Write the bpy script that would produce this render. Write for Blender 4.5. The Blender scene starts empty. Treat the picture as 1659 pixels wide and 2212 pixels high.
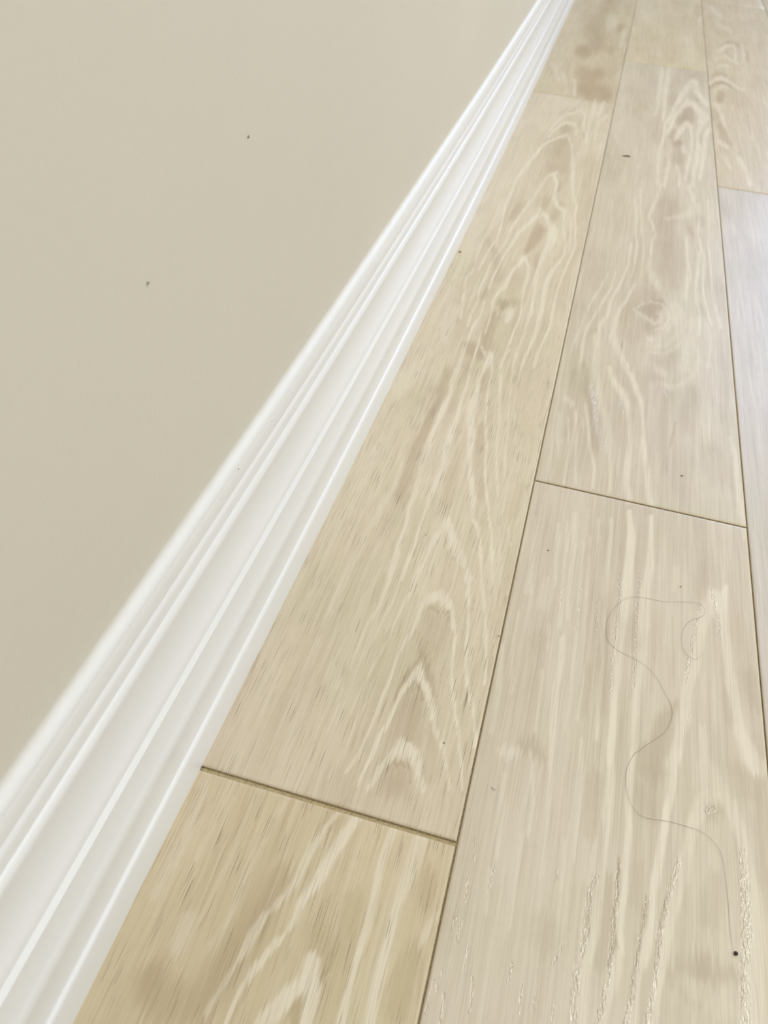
import bpy, bmesh, math, random
import numpy as np
from mathutils import Matrix, Vector

# ---------------------------------------------------------------- camera, light, exposure
sc = bpy.context.scene
COL = sc.collection
W = 0.19                      # board width
cam_d = bpy.data.cameras.new('camera')
cam = bpy.data.objects.new('camera', cam_d); COL.objects.link(cam)
cam.matrix_world = Matrix(((0.961789, -0.227082, 0.152959, -0.01365), (0.266305, 0.646122, -0.715268, 0.0), (0.063594, 0.728671, 0.681905, 0.47329), (0, 0, 0, 1)))
cam_d.sensor_fit = 'VERTICAL'; cam_d.sensor_height = 5.491; cam_d.sensor_width = 4.118
cam_d.lens = 5.491 * 1732.2253 / 2212
cam_d.clip_start = 0.01
cam_d.dof.use_dof = True; cam_d.dof.focus_distance = 0.58; cam_d.dof.aperture_fstop = 1.9
sc.camera = cam
sc.cycles.max_bounces = 6; sc.cycles.diffuse_bounces = 4; sc.cycles.glossy_bounces = 3
sc.cycles.transmission_bounces = 0; sc.cycles.caustics_reflective = False; sc.cycles.caustics_refractive = False
sc.view_settings.view_transform = 'Standard'; sc.view_settings.look = 'None'
sc.view_settings.gamma = 1.0; sc.view_settings.use_curve_mapping = False
sc.view_settings.exposure = -0.79
wd = bpy.data.worlds.new('world'); sc.world = wd; wd.use_nodes = True
wd.node_tree.nodes['Background'].inputs[0].default_value = (0.75, 0.85, 1.0, 1)
wd.node_tree.nodes['Background'].inputs[1].default_value = 0.5

def area(name, loc, rot, sx, sy, power, col, shape='RECTANGLE', spread=180):
    d = bpy.data.lights.new(name, 'AREA'); d.shape = shape; d.size = sx; d.size_y = sy
    d.energy = power; d.color = col; d.spread = math.radians(spread)
    o = bpy.data.objects.new(name, d); o.location = loc; o.rotation_euler = rot; COL.objects.link(o); return o
LAMPS = [(0.68, 1.1), (1.9, -0.6), (2.2, 1.6), (2.0, 3.6)]
for (lx, ly), pw, cc in zip(LAMPS, (33, 16, 28, 32), ((.98, .985, .95),)*3+((1.0, .93, .80),)):
    area('ceiling_lamp', (lx, ly, 2.444), (0, 0, 0), (.27 if pw > 32 else .2), .2, pw, cc, 'DISK')
area('window_daylight', (1.75, 5.19, 1.55), (math.radians(-90), 0, 0), 1.1, 1.1, 95, (.42, .58, 1.0))
area('side_fill_light', (2.985, .9, 1.35), (0, math.radians(90), 0), 1.3, 1.6, 54, (.90, .965, 1.03))  # added fill from the right to brighten upright faces; that wall has no window

# ---------------------------------------------------------------- helpers
def link(name, me, mats, parent=None, kind=None, label=None, cat=None, group=None, smooth=False):
    o = bpy.data.objects.new(name, me); COL.objects.link(o)
    for m in (mats if isinstance(mats, (list, tuple)) else [mats]): me.materials.append(m)
    if smooth:
        for p in me.polygons: p.use_smooth = True
    if parent: o.parent = parent
    if kind: o['kind'] = kind
    if label: o['label'] = label
    if cat: o['category'] = cat
    if group: o['group'] = group
    return o
def mesh(name, v, f):
    me = bpy.data.meshes.new(name); me.from_pydata(v, [], f); me.update(); return me
def boxmesh(name, x0, x1, y0, y1, z0, z1):
    v = [(x, y, z) for x in (x0, x1) for y in (y0, y1) for z in (z0, z1)]
    return mesh(name, v, [(0,1,3,2),(4,6,7,5),(0,4,5,1),(2,3,7,6),(0,2,6,4),(1,5,7,3)])
class NT:
    def __init__(s, name):
        s.m = bpy.data.materials.new(name); s.m.use_nodes = True; s.t = s.m.node_tree
        s.b = s.t.nodes['Principled BSDF']
    def n(s, typ, **k):
        nd = s.t.nodes.new(typ)
        for a, b in k.items():
            if a.startswith('i_'): nd.inputs[a[2:].replace('_', ' ')].default_value = b
            else: setattr(nd, a, b)
        return nd
    def l(s, a, b): s.t.links.new(a, b)
    def math(s, op, a, b=None, c=None, clamp=False):
        nd = s.t.nodes.new('ShaderNodeMath'); nd.operation = op; nd.use_clamp = clamp
        for i, x in enumerate((a, b, c)):
            if x is None: continue
            if isinstance(x, (int, float)): nd.inputs[i].default_value = x
            else: s.l(x, nd.inputs[i])
        return nd.outputs[0]
    def mix(s, fac, a, b, blend='MIX'):
        nd = s.t.nodes.new('ShaderNodeMix'); nd.data_type = 'RGBA'; nd.blend_type = blend
        for sock, x in ((nd.inputs[0], fac), (nd.inputs[6], a), (nd.inputs[7], b)):
            if isinstance(x, (int, float)): sock.default_value = x
            elif isinstance(x, tuple): sock.default_value = (*x, 1)
            else: s.l(x, sock)
        return nd.outputs[2]
    def noise(s, vec, scale, detail=3, rough=.5, dist=0, dims='3D'):
        nd = s.n('ShaderNodeTexNoise'); nd.inputs['Scale'].default_value = scale
        nd.inputs['Detail'].default_value = detail; nd.inputs['Roughness'].default_value = rough
        nd.inputs['Distortion'].default_value = dist
        if vec is not None: s.l(vec, nd.inputs['Vector'])
        return nd.outputs['Fac']
    def scaled(s, vec, sc_, rot=0):
        mp = s.n('ShaderNodeMapping'); mp.inputs['Scale'].default_value = sc_; mp.inputs['Rotation'].default_value = (0, 0, rot)
        s.l(vec, mp.inputs['Vector']); return mp.outputs[0]
    def ramp(s, x, lo, hi, a=0., b=1., smooth=True):
        nd = s.n('ShaderNodeMapRange'); nd.interpolation_type = 'SMOOTHSTEP' if smooth else 'LINEAR'
        for i, q in zip((1, 2, 3, 4), (lo, hi, a, b)): nd.inputs[i].default_value = q
        s.l(x, nd.inputs[0]); return nd.outputs[0]
def srgb(r, g, b):
    f = lambda c: (c/255/12.92 if c <= 10 else ((c/255+.055)/1.055)**2.4)
    return (f(r), f(g), f(b))

# ---------------------------------------------------------------- materials
def wood_material():
    t = NT('oak laminate'); co = t.n('ShaderNodeTexCoord').outputs['Object']
    g = t.n('ShaderNodeAttribute', attribute_name='grain'); sep = t.n('ShaderNodeSeparateColor'); t.l(g.outputs['Color'], sep.inputs[0])
    vein, dark, pore = sep.outputs; dens = g.outputs['Alpha']
    board = t.n('ShaderNodeAttribute', attribute_name='board').outputs['Color']
    # board to board offset so the fibres never run on through a joint
    off = t.n('ShaderNodeVectorMath', operation='MULTIPLY_ADD'); t.l(board, off.inputs[0]); off.inputs[1].default_value = (37, 53, 71); t.l(co, off.inputs[2])
    c = off.outputs[0]
    fib = t.noise(t.scaled(c, (1, .02, 1)), 900, 3, .6)            # hair fine fibre
    mid = t.noise(t.scaled(c, (1, .03, 1)), 260, 3, .55)           # streaks of a few mm
    wide = t.noise(t.scaled(c, (1, .16, 1)), 26, 3, .55, .6)       # soft clouds along the board
    blot = t.noise(c, 9, 2, .5)
    cross = t.noise(t.scaled(c, (.35, 1, 1)), 160, 2, .5)          # faint medullary figure
    col = board
    col = t.mix(t.ramp(wide, .35, .7, 0, .7), col, t.mix(1., col, (.86, .83, .80), 'MULTIPLY'))
    col = t.mix(t.ramp(blot, .42, .68, 0, .5), col, t.mix(1., col, (.93, .97, .90), 'MULTIPLY'))
    col = t.mix(t.ramp(mid, .48, .70, 0, .26), col, srgb(230, 221, 202))
    col = t.mix(t.ramp(mid, .50, .30, 0, .24), col, t.mix(1., col, (.80, .76, .72), 'MULTIPLY'))
    col = t.mix(t.ramp(cross, .45, .75, 0, .10), col, t.mix(1., col, (.85, .85, .82), 'MULTIPLY'))
    # traced brown shade and cream growth rings
    dn = t.math('ADD', dark, t.math('MULTIPLY', t.math('SUBTRACT', fib, .5), t.math('MULTIPLY', dark, .9)), clamp=True)
    col = t.mix(t.math('MULTIPLY', dn, .78), col, t.mix(1., col, (.66, .58, .50), 'MULTIPLY'))
    vn = t.math('ADD', vein, t.math('MULTIPLY', t.math('SUBTRACT', fib, .5), t.math('MULTIPLY', vein, .8)), clamp=True)
    brk = t.ramp(t.noise(t.scaled(c, (1, .2, 1)), 60, 3, .6), .30, .62, .55, 1)
    col = t.mix(t.math('MULTIPLY', t.math('MULTIPLY', vn, brk), .78), col, srgb(233, 224, 204))
    col = t.mix(t.ramp(fib, .54, .32, 0, .34), col, t.mix(1., col, (.72, .68, .64), 'MULTIPLY'))
    # dark pore dashes
    ds = t.noise(t.scaled(c, (1, .015, 1), .012), 1900, 1.0, .4)
    clus = t.noise(t.scaled(c, (1, .25, 1)), 70, 2, .5)
    th = t.math('ADD', ds, t.math('MULTIPLY', t.math('SUBTRACT', clus, .5), .22))
    dm = t.math('MULTIPLY', t.ramp(th, .650, .72), dens)
    col = t.mix(t.math('MULTIPLY', dm, .62), col, srgb(118, 100, 78))
    # pores that are white with light: pale edge of the embossing
    t.l(col, t.b.inputs['Base Color'])
    gl = t.noise(t.scaled(c, (1, .30, 1)), 900, 1, .5)
    em = t.noise(t.scaled(c, (1, .05, 1)), 700, 2, .5)
    pm = t.math('MULTIPLY', pore, t.ramp(t.noise(t.scaled(c, (1, .3, 1)), 420, 2, .5), .34, .50))
    h = t.math('ADD', t.math('MULTIPLY', em, .25), t.math('MULTIPLY', t.math('MULTIPLY', t.math('SUBTRACT', gl, .5), pm), 11.0))
    h = t.math('SUBTRACT', h, t.math('MULTIPLY', dm, .5))
    bp = t.n('ShaderNodeBump'); bp.inputs['Strength'].default_value = .55; bp.inputs['Distance'].default_value = .00028
    t.l(h, bp.inputs['Height']); t.l(bp.outputs[0], t.b.inputs['Normal'])
    r = t.math('SUBTRACT', t.math('ADD', .38, t.math('MULTIPLY', fib, .10)), t.math('MULTIPLY', pm, .29))
    t.l(r, t.b.inputs['Roughness']); t.l(t.math('ADD', .5, t.math('MULTIPLY', pm, .5)), t.b.inputs['Specular IOR Level'])
    return t.m
def groove_material():
    t = NT('fibreboard edge'); co = t.n('ShaderNodeTexCoord').outputs['Object']
    n = t.noise(co, 900, 3, .6)
    t.l(t.mix(t.ramp(n, .35, .65), srgb(168, 150, 114), srgb(198, 182, 146)), t.b.inputs['Base Color']); t.b.inputs['Roughness'].default_value = .9
    return t.m
def paint(name, col, rough, bump=.0, bscale=600, col2=None, zlo=0, zhi=1):
    t = NT(name); co = t.n('ShaderNodeTexCoord').outputs['Object']
    n = t.noise(co, 3.1, 3, .5)
    base = t.mix(t.ramp(n, .3, .7), col, tuple(x*.965 for x in col))
    if col2:   # paint colour gives way to another above the caulk line
        sx = t.n('ShaderNodeSeparateXYZ'); t.l(co, sx.inputs[0])
        z = t.math('ADD', sx.outputs[2], t.math('MULTIPLY', t.math('SUBTRACT', t.noise(co, 60, 3, .6), .5), .0022))
        base = t.mix(t.ramp(z, zlo, zhi), col2, base)
    t.l(base, t.b.inputs['Base Color']); t.b.inputs['Roughness'].default_value = rough
    if bump:
        nn = t.noise(co, bscale, 3, .55)
        bp = t.n('ShaderNodeBump'); bp.inputs['Strength'].default_value = bump; bp.inputs['Distance'].default_value = .0006
        t.l(nn, bp.inputs['Height']); t.l(bp.outputs[0], t.b.inputs['Normal'])
    return t.m
def plain(name, col, rough=.6, metallic=0):
    t = NT(name); co = t.n('ShaderNodeTexCoord').outputs['Object']
    t.l(t.mix(t.noise(co, 400, 3, .6), col, tuple(c*.7 for c in col)), t.b.inputs['Base Color'])
    t.b.inputs['Roughness'].default_value = rough; t.b.inputs['Metallic'].default_value = metallic; return t.m
WALL = srgb(*(209, 203, 188)); TRIM = srgb(*(232, 232, 231))
M_WOOD = wood_material(); M_GROOVE = groove_material()
M_WALL = paint('beige wall paint', WALL, .62, .25, 420)
M_LEFT = paint('beige wall paint above trim', WALL, .62, .25, 420, TRIM, .1650, .1722)
M_TRIM = paint('white satin trim paint', TRIM, .33, .03, 120)
M_CAULK = paint('caulk painted over', WALL, .5, .1, 300, TRIM, .1650, .1722)
M_CEIL = paint('white ceiling paint', srgb(238, 236, 230), .8)

# ---------------------------------------------------------------- floor boards
GRAIN = """
L 1 0.79 -48.9,465.8,2.2 -41.1,455.3,2.18 -34.5,440.8,1.28 -30.7,421.2,1.05 -25.6,399.4,0.9 -24.3,382,0.88 -21.9,367.7,0.86 -17.3,346.7,1.15 -11.8,332.8,0.94 -5.8,316,1.1 -2.1,304.5,0.72 -1.9,297.6,0.54
L 0.8 0.74 -73.5,446.4,1.51 -74.3,437.5,1.5 -75.7,424.3,1.35 -76.3,410.6,1.45 -77.8,397,1.23 -79,381.6,1
L 0.5 0.81 -79,381.6,1 -79.9,365.8,0.95 -83.4,347.5,0.96 -85.1,324.6,0.9 -87.3,297.1,0.87
L 1 0.81 -63.3,396,1.22 -62.7,408,1.86 -59,415.2,3.75 -52.3,417.5,4.18 -45,412.7,2.91 -39.8,405.1,1.64 -36.5,393.5,1.22 -33.1,383.5,1 -31,369,0.71 -28.9,353,0.77 -24.9,336.3,0.68 -21.4,323,0.82 -16.8,310.6,0.73 -13.3,302.7,0.79 -11.3,292.9,0.71 -8.1,282.8,0.77 -3.9,265.8,0.69
L 0.8 0.83 -63.3,396,1.22 -64,381,1.2 -66.8,367.9,1.11 -68.7,355.5,1.09 -69.2,344.9,0.96 -69.3,326.8,0.83 -70.6,316.6,0.93 -70.6,302.5,1.09 -71.6,284.1,0.89 -74,266.1,0.87 -77.4,252.7,0.85
L 1 0.86 -52.6,348.3,1.15 -54.4,338.6,2.28 -57.1,329.8,1.69 -59,321.4,1.12 -59.8,312.5,1.1 -60.7,303.8,1.27 -61.8,293.5,1.08 -64.1,284.8,1.07 -65.1,272.3,1.05 -66.6,261.8,0.86 -68.5,248.2,0.84
L 1 0.86 -52.4,347.3,1.92 -47.6,337.8,2.09 -42.6,330.5,1.88 -38.5,323.2,1.86 -34.4,314.1,1.65 -31,304.2,1.63 -25,294.6,1.25 -19.8,285,0.88 -16.4,276,0.77 -12.1,263.2,0.75
L 1 0.82 -51.8,341.5,3.43 -51.1,340.2,3.43
L 0.9 0.89 -48.2,282.9,3.89 -46.3,280,4.93
L 1 0.91 -47.8,281.3,3.17 -51.1,276.8,2.8 -55,268.8,2.08 -57.9,262.9,1.72 -59,256,1.53 -61,247.9,1.35
L 1 0.9 -45.5,284.6,2.12 -41,281.7,2.82 -38,275.8,2.8 -35.1,270.1,2.77 -32.3,264.4,2.58 -28.5,258.1,2.55
L 0.8 0.76 -30.7,472.1,0.97 -25.6,454.1,0.95 -21.9,433.9,0.85 -18.1,420.6,1 -12.4,398.2,0.89 -10.4,382.2,0.88 -5.6,362.7,0.78 -4,347,0.61
L 0.6 0.72 -22.3,475,0.71 -18.2,456.6,0.7 -14.2,438.9,0.6 -9.3,425.9,0.42
L 0.6 0.72 -15.2,477.4,0.62 -9.2,446.9,0.6 -5.2,424.9,0.5
L 0.6 0.78 -7.7,396.3,0.57 -3.2,384.6,0.64 -3,373.9,0.39
L 0.6 0.74 -95.2,449.9,1.09 -93.8,427,1.06 -94.9,414.1,0.92 -94.7,393.7,0.9 -96.2,380.4,0.8
L 0.6 0.75 -86.5,452.9,1.09 -86.8,431.9,1.06 -86.9,404.6,0.91 -88.2,383.1,0.89 -89.6,360.4,0.78
L 0.5 0.8 -93.9,397.5,0.74 -98.8,377.3,0.72 -99.3,349.7,0.7 -102.6,333,0.68 -102.8,313,0.67
L 0.35 0.79 -109.9,402.9,1.03 -109.6,369.2,1.19 -112.6,337.9,0.96 -113.2,319.4,0.93
L 0.35 0.88 -78.7,314,0.74 -81.1,300.1,0.87 -82.6,284.2,0.85 -84.4,262.9,0.69 -87.3,246.3,0.74
L 0.35 0.87 -98.1,298.3,0.8 -99.6,278.7,0.78
L 0.3 0.75 -130.7,437.7,2.58 -129.7,404.8,2.49 -128.7,376.5,2.41
L 0.4 0.72 -98.5,440.8,2.15 -99.3,430.2,2.13
D 0.7 0.82 -51.5,357.5,2.33 -54.9,350.7,1.35 -57.7,338.5,1.14 -60.6,327.6,1.13 -61.5,315.8,0.92
D 0.6 0.82 -49.4,355.6,1.94 -45.1,344.6,1.91 -40.7,336.1,1.51 -35.7,323.1,0.93
D 0.6 0.76 -62.5,399.8,1.02 -57.8,406.1,1.24 -50.7,406.1,1.44 -43.7,402.6,1.23 -39.4,394.8,0.81
D 0.8 0.83 -54.9,327.5,1.12 -51.3,332.6,1.32 -47.4,330,1.31 -44,324.3,0.93
D 0.45 0.86 -49.4,318.7,5.56 -47.7,305.3,7.28 -46,292.3,8.23
D 0.8 0.91 -52.8,266.2,1.38 -49.2,269.4,1.39 -44.5,268.8,1.39 -40.7,268.3,1.38 -37.1,262.9,1.03
D 0.5 0.92 -45.6,258.6,6.15 -43.5,253.7,6.78
D 0.25 0.78 -51.6,390.8,7.29 -49.2,369.4,7.89
D 0.3 0.81 -82.6,369.3,2.38 -81.8,348,2.32 -81.9,327.6,2.26
D 0.3 0.89 -34,300.6,2.89 -25.1,281.6,3.51 -24.3,265.3,3.44
L 1 0.61 -76.6,780.5,1.48 -76.6,762.5,2.18 -78.8,732.6,1.78 -76.9,705.7,2.08 -77.2,684.3,3.75 -75.4,659.5,3.87 -69.6,637.3,2.94 -65.9,610.7,2.23 -62.1,587.7,1.87 -55.3,562.7,1.83 -50.5,544.3,2.09 -47.3,527.9,1.47 -44.6,513.7,1.16 -37.4,501.6,1.43 -32.3,480.6,1.01 -26.1,456,1.09
L 0.9 0.61 -72.2,773.1,1.03 -68.4,751,1.01 -66.6,715,0.98 -63.6,689.5,0.82 -58.2,651.2,0.79 -51.3,620.6,1.16 -47.1,593.1,0.75 -44.1,572.9,0.98 -37.8,544.8,1.07 -33.4,527,0.82 -27.4,506.9,0.69 -21.1,474.2,0.78 -17.4,449.5,0.65
L 0.8 0.57 -57.7,800.3,1.35 -61.4,774.3,1.62 -59.1,745.9,1.72 -54.9,725,1.41 -50.4,689.2,1.23 -46.6,670.3,1.08 -43.5,635.1,0.91 -38.7,602.7,1.01 -33,572.7,1.1 -29.2,553.8,0.84
L 0.6 0.56 -49.6,809.8,1.21 -49.1,785.2,1.19 -44.8,737.2,1.28 -40.9,698,0.96 -37.3,661.3,0.93 -33.7,638.7,0.78 -32.5,609.4,0.89 -26.3,575.2,0.74
L 0.45 0.54 -36.5,796.2,1.05 -39.6,773.8,1.03 -38.7,736.7,1 -36.1,699.8,0.83 -24.2,630.5,0.78
L 0.9 0.62 -106.6,787.4,1.86 -105,748.5,2.16 -104.6,717.1,2.46 -102.6,693.2,1.72 -104.2,666.5,2.35 -104.8,624.3,1.94 -103.9,596.8,2.84 -103.5,574.9,2.47 -101.9,554.3,1.82 -99.7,534.7,1.78 -101,509,1.74 -97.6,486.1,1.41 -98.2,464.7,1.22 -97.1,438.2,1.07 -95.3,423,1.06
L 0.95 0.62 -93.1,792.7,0.9 -92.2,762.4,0.87 -91.2,733.5,1 -88.9,706.5,1.25 -90.1,690,1.71 -87.3,655.1,1.66 -88.7,627.9,2.27 -86.6,598.7,2.52 -83.9,579.8,2.17 -85.7,558,2.43 -86.1,531.6,2.07 -86.6,512.1,1.45 -86,493.8,1.25 -85.2,465.7,1.1 -85.3,442.3,1.08 -84.7,426.6,1.06
L 1 0.7 -66,506.3,1.73 -60.6,495.4,2.84 -53.7,480.1,3.36 -48.1,470,2.77 -41.9,457.1,2.18 -34.6,443.6,2.41
L 0.9 0.7 -66.2,504.4,1.72 -66.6,495.1,1.71 -70.1,483.2,2.53 -72.3,466.8,2.21 -73,449.7,2.17 -75.2,429.8,1.86
L 0.45 0.65 -121.4,568.4,1.84 -119.6,531.6,1.78 -123.8,504.7,1.73 -123.8,482.4,1.13
L 0.5 0.7 -20.5,509.3,0.81 -14.5,476.5,0.78 -11,451.7,0.76
L 0.5 0.68 -13.6,511.7,0.69 -5,479.7,0.67
L 0.35 0.55 -150.5,710.8,11.19 -156.3,691.9,11.01
L 0.3 0.64 -151.7,570.5,7.4 -152.7,519.8,5.87
L 0.4 0.57 -115.2,683.1,1.36 -118.9,648.3,1.32 -122.4,627.4,1.3
D 0.55 0.59 -113.6,730.7,3.55 -113,686.6,4.79 -114.6,654.9,3.99 -112.5,621.5,3.23 -114,593.2,3.46 -112.5,554.6,4.24 -112.5,524.2,3.53
D 0.7 0.51 -100,786.9,5.94 -88,782.2,6.66
D 0.35 0.54 -76.5,744.9,4.31 -72.2,712.9,2.79
D 0.3 0.55 -95.4,755.2,4.34 -98,714.1,3.5 -94.3,667.6,2.69
D 0.4 0.61 -62.1,649.7,2.64 -53.9,597.2,3.77 -43.6,548.7,4.2
D 0.3 0.64 -74.3,572.6,4.92 -70.3,529.4,4.72
D 0.3 0.64 -11.3,570.2,3.67 -12.9,530.5,3.53
L 0.8 0.19 -76.2,2865.6,0.12 -75.9,2864.5,0.12
L 0.9 0.33 -71.2,1577.7,1.82 -83.9,1554.2,1.72 -96.1,1529,1.84 -104.4,1510.8,2.11 -109.5,1480.7,2.42 -114.2,1438.5,2.37 -118.7,1398,1.99 -123.2,1351.1,1.94 -128.2,1302.3,1.88
L 0.8 0.33 -72.4,1574.6,1.82 -65.3,1549.1,1.79 -58.6,1519.5,1.77 -53.2,1472.4,2.07 -46,1428.6,2.7 -42.8,1381.1,2.96 -38,1332.2,2.88
L 0.9 0.39 -116.1,1405.3,1.94 -122.4,1368.6,1.9 -126.4,1329.7,1.64 -126.3,1277,1.81 -125.9,1235.5,1.41 -126.2,1199.5,1.38 -123.9,1162.4,1.49 -120.5,1120.3,1.18 -119.3,1079.6,1.03 -124.2,1044.7,1.25 -125,1019.1,1.23 -126.1,982.3,0.84
L 0.8 0.43 -48.7,1437.6,3.16 -42.6,1392.3,2.7 -39.8,1338.9,1.5 -32,1282.5,1.82 -23.9,1245.7,1.78 -23.2,1207.3,1.39 -17.1,1158.7,1.21 -13,1108.9,1.18 -14.2,1072.6,1.92 -18.1,1033.7,1.56 -20,1003.3,1.34 -20.6,974.6,1.49 -21,933.8,1.45 -21,902.8,1.7 -18.5,871.9,1.66 -21.9,851.6,1.64 -24,823.4,1.34 -26.1,796.3,1.31 -26.5,775.1,1.28
L 0.9 0.41 -68.3,1375.5,2.29 -80.4,1355.9,3.02 -84.3,1322.6,2.23 -88.8,1273.1,2.02 -93.6,1230,2.46 -98.6,1192.6,2.06 -102.1,1157.3,1.68 -105.5,1123.4,1.45 -106.5,1085.2,1.42 -110.1,1041.1,1.13 -114.6,1005.1,1.1 -114.1,972.7,1.19 -115.6,932.5,1.28 -113.1,898.8,1.13 -113.7,858,1.37 -112.6,834.3,1.08
L 0.9 0.43 -71.9,1364.5,2.66 -63,1328.1,2.23 -62.2,1293.8,2.19 -60,1261.5,2.87 -50.8,1233.5,2.47 -39.4,1223,3.16 -36.9,1186.2,2.06 -35.3,1157.8,1.35 -29.8,1132.2,1.19 -25.1,1100.4,0.91 -24.4,1068.3,1.27 -28.4,1044.6,1.88 -33.6,1021.2,2.16 -37.6,990.2,2.72 -36.7,962.4,2.96 -35.2,930.6,2.03 -34.3,895,1.97 -34,865.7,2.21 -34.9,837.2,1.89 -36.2,814.1,1.49 -38,787.4,1.3 -38.3,766.4,1.28
L 0.9 0.42 -72.9,1196.5,4.14 -80.1,1174.5,2.72 -86.2,1146.1,2.68 -92.7,1122,2.31 -96.2,1089.6,1.81 -99,1055.5,1.39 -101.8,1022.8,1.24 -104.7,985.4,1.51 -105.8,961.8,1.19 -104,937.3,0.87
L 0.9 0.44 -77.5,1221.5,1.26 -72.2,1196.8,3.45 -65.5,1196,3.1 -57,1173.6,2.72 -48,1145.2,5.35 -45.5,1111.6,5.89 -49.4,1076.8,3.52 -52,1043.9,2.51 -52,1013.4,1.84 -51,976.1,2.39 -48.4,938.5,1.46 -46.1,902.8,1.42 -46.3,870.4,1.39 -46.9,841.7,1.36 -47.4,814.2,1.33 -48,787.8,1.46 -48,766.7,1.43
L 1 0.46 -74.1,1040.8,3.13 -78.2,1023.5,1.85 -82.6,1000.6,1.83 -85.2,976.1,2.09 -86.9,947.2,2.35 -91.4,928.9,1.16 -94.2,909.1,0.68 -92.1,886.7,0.56 -90.5,860,0.77 -89.7,829.4,0.65
L 0.9 0.48 -72.4,1038.3,2.5 -64.4,1014.2,1.54 -62.2,979.9,1.5 -62.1,951.9,1.47 -60.6,920.2,0.86 -56.8,885.9,1.01 -57.8,861,0.99 -58.9,830,1.07 -59.9,800.4,1.05 -61.5,776.2,1.13 -62,759.3,1.12
L 0.9 0.48 -70.2,888,3.93 -70.6,868,3.87
L 0.6 0.43 -136.5,1198.8,1.1 -135.3,1157.3,1.08 -133.8,1107.5,1.31 -137.4,1065.1,1.59 -136.8,1032.9,1.87 -133.9,1003,1.22 -133,970.6,1.49 -137,951.6,1.47 -129.9,897.2,1.13 -123.2,849.3,1.09
L 0.8 0.5 -103.6,900.1,1.25 -102.6,874.9,1.39 -103.6,854.7,1.64 -106.4,832.1,1.35 -105.3,802.6,1.16 -106.8,782.1,1.3 -106.1,756.7,1.52 -104.6,738.8,1.5
L 0.7 0.51 -95.1,827.2,1.07 -92.9,803,1.05 -92.8,778.9,1.03 -91.1,758.4,1.02
L 0.9 0.52 -76.6,787.4,2.08 -72.5,776.1,1.55 -75.5,756.1,1.52
L 0.8 0.51 -87.8,793.9,1.31 -80.7,779.3,1.03
L 0.6 0.4 -28.7,1204.9,1.04 -23.8,1155.8,0.94 -17.9,1090.3,0.9
L 0.3 0.49 -135.1,869.3,5.55 -131.8,798.9,5.26
D 0.5 0.34 -80.1,1407.9,11.66 -63.1,1401.6,10.08
D 0.5 0.38 -103.5,1205.8,6.93 -108.3,1169.4,5.43
D 0.5 0.38 -47.4,1243,4.26 -51.8,1190.8,4.13
D 0.4 0.36 -59.4,1338.6,3 -57.2,1304.6,2.94
D 0.8 0.41 -66.6,1137,6.65 -70.2,1100.9,6.5 -75,1065.8,3.81
D 0.4 0.37 -71.4,1256.3,4.29 -71.4,1232.1,3.52
D 0.9 0.47 -82.3,903.5,5.11 -80.8,901.6,5.11
D 0.5 0.47 -71.7,913.1,4.58 -65.6,913,3.43
D 0.3 0.45 -76,974.2,5.98 -74.4,938.6,5.83
D 0.6 0.5 -85.4,864.5,6.62 -86.1,828.5,6.98 -83.3,800.1,6.83
D 0.7 0.51 -99.1,793.9,3.66 -97.7,781.3,3.62
D 0.4 0.43 -59,1056.7,3.16 -57.6,1026.2,3.1
D 0.35 0.43 -130.8,1074.6,3.2 -116.7,1047.9,3.14 -96,971.6,5.37
D 0.4 0.46 -108.5,913.9,4.01 -107.1,919.8,4.03
L 0.6 0.29 -66.5,1813.6,2.43 -75.1,1778.8,2.4 -81.9,1745.9,1.57 -91.8,1684.3,1.53 -100,1642.3,1.35
L 0.8 0.3 -60.9,1733.9,2.74 -71.9,1711.2,2.32 -83.2,1694.2,1.69 -92.6,1662.1,1.51 -99.8,1626.6,1.49 -105.6,1582.8,1.46
L 0.8 0.3 -56.8,1724.7,2.34 -50.2,1694.8,2.31 -48.9,1652.6,2.26 -45.4,1613.1,1.63
L 0.8 0.31 -67.2,1645.9,2.25 -77.9,1643,2.25 -86.4,1633.5,1.87 -94.1,1603.7,1.84 -101,1570.1,1.81 -102.6,1544.9,1.43
L 0.8 0.31 -65.4,1644.2,2.1 -58.6,1621.7,2.08 -56.9,1587.3,1.61
L 0.8 0.3 -40.3,1815.4,2.85 -37.6,1729.1,2.74 -39.5,1673.3,3.05 -38.6,1606.5,2.95 -35.3,1549.7,2.15
L 0.9 0.29 -22.4,1812.8,3.25 -24.7,1752.8,3.16 -27.4,1723.2,2.34
L 0.7 0.3 -9.9,1726.7,2.35 -21.2,1682.7,3.83 -23.8,1634.2,3.74 -21.3,1580.6,2.92
L 0.5 0.26 -157.8,2051.1,3.57 -139.9,1993.9,4.36 -125.1,1910.7,2.95
L 0.5 0.27 -123.7,1981.3,3.47 -108.5,1906.3,3.37 -102.1,1844.4,3.28
L 0.7 0.27 -94.8,1948,3 -83.9,1835.3,2.86
L 0.4 0.21 -54.9,2602.6,13.12 -52.4,2528.5,12.81
L 0.5 0.22 -14.1,2470.5,6.3 -16,2308.4,3.96
L 0.5 0.27 -8,1908.3,2.54 -7,1864,2.08
L 0.4 0.32 -8.3,1611.7,4.45 -8.8,1534.7,2.85 -8.5,1472.2,2.76
D 0.9 0.24 -102.3,2213.2,12.37 -95.2,2200.4,12.32
D 0.6 0.23 -73.7,2337.3,17.96 -73,2301.1,17.73
D 0.5 0.21 -94.3,2523.1,21.25 -88.4,2474.6,20.91
D 0.5 0.19 -74.6,2802.3,19.77 -74.6,2764.9,19.55
D 0.6 0.21 -27.8,2523.2,6.4 -27.7,2502.5,6.36
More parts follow.
